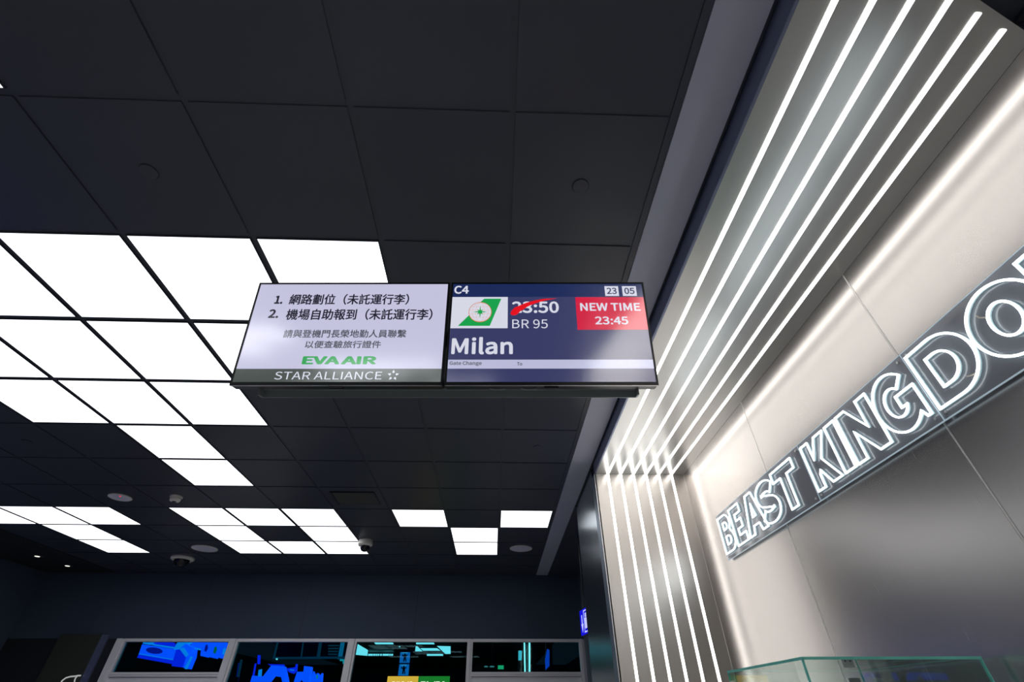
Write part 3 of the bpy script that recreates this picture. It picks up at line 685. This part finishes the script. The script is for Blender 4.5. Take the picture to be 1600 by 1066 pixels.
# pictogram column
m_pic = glow('lit_blue_poster', (30, 120, 205), .9); m_fig = mat('poster_dark_print', lin((10, 30, 60)), .5, noise=.02)
YC = 11.0
q = at(632, 1050, 1, YC); t = thing('poster_column', (q.x, YC, 0), 'dark column with two stacked blue pictogram posters, seen through the third window', 'column')
a, b = at(624.5, 1016, 1, YC), at(645.5, 1016, 1, YC)
part('column_body', m_dark, t, (a.x, b.x, YC+.01, YC+.30, 0, H-.005))
for (pts, c_) in ((((625.5, 1019.5), (641, 1019.5), (639.8, 1036), (624.2, 1036)), (632.5, 1027.5)), (((624, 1038.3), (639.5, 1038.3), (638, 1056), (621.8, 1056)), (630.8, 1047))):
    po = ybox('poster', m_pic, t, pts, YC, .006)
    u, v = c_
    ybox('figure_print', m_fig, po, [(u-1, v-6), (u+1.6, v-6), (u+1.6, v-3.6), (u+4.4, v-4.6), (u+4.2, v-2.8), (u+1.8, v-1), (u+2.6, v+6.5), (u+.9, v+6.5), (u+.3, v+1.5), (u-.6, v+6.5), (u-2.6, v+6.5), (u-1.6, v-1), (u-4.4, v-2.8), (u-4, v-4.6), (u-1, v-3.6)], YC-.003, .002)
    ybox('title_bar', glow('poster_title', (120, 210, 240), .9), po, [(u-4.5, v-7.8), (u+4.5, v-7.8), (u+4.5, v-7.0), (u-4.5, v-7.0)], YC-.003, .002)
# glowing bars imitating reflected portal strips, hanging screen, exit lamp seen in the fourth window
YT = 11.5
q = at(824, 1050, 1, YT); t = thing('strip_reflections', (q.x, YT, 0), 'pair of tall thin glowing bars imitating reflected portal strips in the fourth window', 'lamp')
m_refl = glow('reflected_strip_glow', (225, 255, 255), 1.8)
for pts in (((818.3, 1000), (820.2, 1000), (821.6, 1060), (819.6, 1060)), ((826.2, 1000), (828.6, 1000), (828.4, 1060), (826.4, 1060))):
    ybox('tube', m_refl, t, pts, YT, .03)
ybox('reflection_post', mat('grey_post', lin((90, 120, 120)), .5, noise=.05), t, [(820.5, 1000), (826, 1000), (826.2, 1060), (821.8, 1060)], YT+.01, .05)
ybox('side_reflection', glow('pale_cyan_side', (120, 220, 235), .9), t, [(810, 1017), (815.5, 1017), (815, 1032), (810, 1032)], YT, .02)  # side patch of the same imitated reflection
part('foot', m_dark, t, (q.x-.25, q.x+.2, YT-.02, YT+.1, 0, at(820, 1060, 1, YT).z))
t = thing('hanging_screen', at(857, 1047, 1, 10.5), 'narrow dark screen with a blue picture hanging behind the fourth window', 'screen')
ybox('screen_case', m_bezel, t, [(853, 999), (862, 999), (864, 1049), (853, 1049)], 10.52, .06)
ybox('picture', glow('blue_hanging_picture', (20, 80, 220), .8), t, [(855, 1014), (858.5, 1016), (858.5, 1041), (852.5, 1047), (851.8, 1030)], 10.49, .02)
q = at(857, 1000, 1, 10.5); part('hanging_rod', m_dark, t, (q.x-.01, q.x+.01, 10.54, 10.56, q.z-.03, H-.002))
t = thing('exit_lamp', at(782, 1043, 1, 13), 'small green lit sign box low behind the fourth window', 'sign')
ybox('lamp_box', m_bezel, t, [(777.5, 1039.5), (787.5, 1039.5), (787.5, 1046.5), (777.5, 1046.5)], 13.01, .05)
ybox('lamp_face', glow('lit_green_lamp', (60, 200, 130), .9), t, [(778, 1040), (787, 1040), (787, 1046), (778, 1046)], 13, .008)
q = at(782, 1040, 1, 13); part('hanging_rod', m_dark, t, (q.x-.01, q.x+.01, 13.02, 13.04, q.z-.02, H-.002))
t = thing('counter_lights', at(765, 1042, 1, 13.5), 'two faint low white lamps left of the green sign box', 'lamp')
for x0, x1 in ((756, 763), (764.5, 773)):
    MB().prism([at(px, py, 1, 13.5) for px, py in ((x0, 1042), (x0+2, 1040.8), (x1-2, 1040.8), (x1, 1042), (x1-2, 1042.8), (x0+2, 1042.8))], (0, .04, 0)).build('lamp', glow('faint_lamp', (150, 190, 190), .5), t)
for q_ in (759, 769):
    q = at(q_, 1041, 1, 13.5); part('hanging_rod', m_dark, t, (q.x-.01, q.x+.01, 13.51, 13.53, q.z-.01, H-.002))
# shelving frames in the second window
m_teal = mat('teal_glowing_steel', lin((30, 96, 110)), .5, noise=.1, emis=lin((20, 70, 84)), es=.5)  # emission stands in for light falling on the steel
YH = 10.4
t = thing('shelf_frame', at(470, 1028, 1, YH), 'teal lit hanging shelf frame behind the second window', 'shelf')
ybox('upright', m_teal, t, [(432.5, 1003), (435, 1003), (429, 1029), (426, 1029)], YH, .04)
ybox('rail', m_teal, t, [(426, 1027), (540, 1026), (540, 1029.5), (426, 1030)], YH-.03, .03)
ybox('upright', m_teal, t, [(499, 1000), (503, 1000), (499, 1027), (494.5, 1027)], YH, .04)
ybox('upright', m_teal, t, [(473, 1000), (475, 1000), (471.5, 1027), (469.5, 1027)], YH+.04, .02)
m_teal2 = glow('teal_blue_lit_steel', (0, 120, 165), .75)  # glow imitates stronger light on one upright
ybox('upright', m_teal2, t, [(533, 1000), (538.5, 1000), (533.5, 1030), (527.5, 1030)], YH-.02, .04)
for i in range(4): ybox('louvre', m_teal, t, [(513, 1008+i*4.5), (530, 1008+i*4.5), (529.5, 1010+i*4.5), (512.5, 1010+i*4.5)], YH+.25, .03)
ybox('spot_lamp', glow('cyan_spot_lamp', (40, 190, 200), .8), t, [(531, 1030.5), (538, 1030.5), (538, 1033), (531, 1033)], YH-.03, .03)
ybox('spot_lamp', MATS['cyan_spot_lamp'], t, [(535.5, 1033.5), (541, 1033.5), (541, 1037.5), (535.5, 1037.5)], YH-.03, .03)
ybox('shelf_board', m_dark, t, [(434, 1003), (545, 1002), (540, 1027), (430, 1028)], YH+.31, .02)
for q_ in (434, 500, 530):
    x_ = at(q_, 1010, 1, YH).x; part('hanging_rod', m_dark, t, (x_-.01, x_+.01, YH+.02, YH+.04, at(q_, 1026, 1, YH).z, H-.002))
ybox('lamp', glow('small_white_lamp', (200, 255, 255), 1.2), t, [(431, 1029), (433.3, 1029), (433.3, 1031.3), (431, 1031.3)], YH-.05, .02)
# blue lit counters
mb1, mb2, mb3, mb4 = glow('blue_lit_face', (10, 84, 255), BLUE_E), glow('deep_blue_lit_face', (6, 40, 235), BLUE_E*.85), glow('sky_blue_lit_face', (0, 130, 225), BLUE_E), glow('deep_blue_print', (6, 20, 130), BLUE_E)
Y1 = 9.6
t = thing('blue_light_box', at(245, 1030, 1, Y1), 'blue lit display counter with a dark oval and cards, hanging behind the leftmost window', 'light box')
ybox('front_face', mb1, t, [(222, 1007), (279, 1015), (273, 1032), (217, 1022)], Y1, .2)
ybox('lower_edge', mb2, t, [(217, 1022.5), (273, 1032.5), (269, 1038), (214, 1028)], Y1+.05, .15)
ybox('oval_mark', mb4, t, [(241+13*cos(a_), 1017+5*sin(a_)+cos(a_)*1.2) for a_ in [2*pi*i/24 for i in range(24)]], Y1-.004, .003)
ybox('edge_line', mb3, t, [(217, 1021.2), (272, 1030.6), (271.5, 1032), (216.5, 1022.6)], Y1-.006, .005)
ybox('top_block', mb3, t, [(224, 1001), (238, 1001), (237, 1007.5), (223, 1006)], Y1+.06, .15)
ybox('upper_edge', mb3, t, [(238, 1006.3), (270, 1011), (269, 1013), (237.5, 1008.3)], Y1+.03, .1)
ybox('upper_band', mb2, t, [(239, 1000), (262, 1001), (272, 1008), (269, 1011), (238, 1006)], Y1+.12, .15)
ybox('left_face', mb2, t, [(275, 1016), (283, 1014), (290, 1026), (285, 1042), (268, 1041)], Y1-.15, .2)
ybox('right_face', mb1, t, [(283, 1012), (290, 1006), (300, 1012), (298, 1026), (290, 1045), (284, 1042.5), (290, 1026)], Y1-.12, .2)
ybox('inset_window', mb3, t, [(281, 1015), (287, 1012), (294, 1023), (290, 1027)], Y1-.17, .015)
ybox('top_bar', mb3, t, [(280, 999), (300, 1001), (283, 1014), (271, 1015)], Y1-.04, .1)
def rods(t, xs, Y, zb):
    for x in xs: part('hanging_rod', m_dark, t, (x-.01, x+.01, Y, Y+.02, zb, H-.002))
rods(t, (at(230, 1010, 1, Y1).x, at(295, 1010, 1, Y1).x, at(345, 1010, 1, Y1).x), Y1+.1, at(300, 1008, 1, Y1).z)
ybox('side_edge', mb3, t, [(298, 1026), (300, 1027), (291, 1046), (288, 1045)], Y1-.16, .03)
ybox('back_band', mb1, t, [(298, 1001), (345, 1001), (361, 1009), (357, 1016), (300, 1012)], Y1+.05, .15)
for i, (px, py) in enumerate(((320, 1004), (334, 1007), (348, 1009))):
    ca = ybox('card', mb1, t, [(px-5, py), (px+11, py+1), (px+6, py+24-i), (px-7, py+21-i)], Y1-.03-.02*i, .015)
    ybox('card_print', [mb4, glow('green_print', (10, 130, 90), .7), mb3][i], ca, [(px+1, py+5), (px+4, py+3), (px+5, py+9), (px+2, py+15), (px-1, py+13)], Y1-.036-.02*i, .004)
ybox('lower_band', mb3, t, [(303, 1012), (316, 1014), (315, 1017), (302, 1014)], Y1-.02, .03)
t = thing('blue_kiosk', at(430, 1066, 1, 9.4), 'bulky blue lit kiosk shape low in the second window', 'kiosk')
Y2 = 9.4
ybox('arch_face', mb1, t, [(391, 1066), (394, 1056), (411, 1057), (424, 1040), (441, 1041), (446, 1066), (441, 1066), (439, 1058), (424, 1056), (416, 1066)], Y2, .2)
ybox('top_band', mb2, t, [(418, 1038), (442, 1038.5), (441, 1041.5), (424, 1041)], Y2+.02, .1)
ybox('left_post', mb3, t, [(404, 1047), (409, 1046), (408, 1057), (403, 1057)], Y2-.01, .02)
ybox('tall_post', mb2, t, [(402.5, 1024), (406.5, 1024), (406, 1038), (402, 1038)], Y2+.02, .02)
ybox('thin_post', mb2, t, [(398, 1037), (400, 1037), (397, 1056), (394.5, 1056)], Y2+.01, .02)
q = at(392, 1066, 1, Y2); q2 = at(445, 1066, 1, Y2); part('stand', m_dark, t, (q.x, q2.x, Y2+.02, Y2+.18, 0, q.z-.001))
t = thing('blue_kiosk', at(475, 1066, 1, 9.5), 'blue lit kiosk with an upright slab, right of the bulky one in the second window', 'kiosk')
ybox('body', mb1, t, [(459, 1066), (464, 1050), (474, 1050), (475, 1041), (485, 1042), (482, 1066), (474, 1066), (468, 1060), (464, 1066)], Y2+.35, .15)
ybox('arm', mb2, t, [(446, 1045), (461, 1043), (462, 1038), (464, 1038), (463, 1049), (458, 1053), (452, 1051)], Y2+.37, .05)
ybox('arm_print', mb3, t, [(453, 1046), (460, 1047), (459, 1048.5), (452, 1047.5)], Y2+.355, .01)
ybox('red_mark', mat('dark_red_print', lin((110, 30, 30)), .5, emis=lin((110, 30, 30)), es=.4), t, [(448, 1058), (452, 1058), (451, 1066), (447, 1066)], Y2+.4, .02)
q = at(460, 1066, 1, (Y2+.35)); q2 = at(480, 1066, 1, (Y2+.35)); part('stand', m_dark, t, (q.x, q2.x, (Y2+.35)+.02, (Y2+.35)+.18, 0, q.z-.001))
t = thing('blue_kiosk', at(495, 1066, 1, 9.6), 'small blue lit kiosk at the right end of the group in the second window', 'kiosk')
ybox('body', mb1, t, [(486, 1066), (489, 1049), (492, 1056), (496, 1052), (499, 1057), (503, 1052), (502, 1066)], Y2+.65, .1)
ybox('print', glow('teal_print', (30, 170, 190), .7), t, [(494, 1055), (497, 1055), (496.5, 1061), (494, 1061)], Y2+.64, .005)
q = at(488, 1066, 1, (Y2+.65)); q2 = at(501, 1066, 1, (Y2+.65)); part('stand', m_dark, t, (q.x, q2.x, (Y2+.65)+.02, (Y2+.65)+.18, 0, q.z-.001))
t = thing('teal_display_post', at(374, 1050, 1, 9.0), 'slim teal edged post right beside the first mullion', 'post')
ybox('post_body', glow('deep_blue_post', (6, 40, 150), .5), t, [(372, 1036), (375, 1036), (371, 1058), (369, 1058)], 9.0, .03)
ybox('post_edge', m_teal, t, [(375.5, 1031), (378.5, 1031), (373, 1058), (370.5, 1058)], 8.98, .02)
q = at(372, 1056, 1, 9.0); part('post_foot', m_dark, t, (q.x-.02, q.x+.02, 9.0, 9.03, 0, q.z))
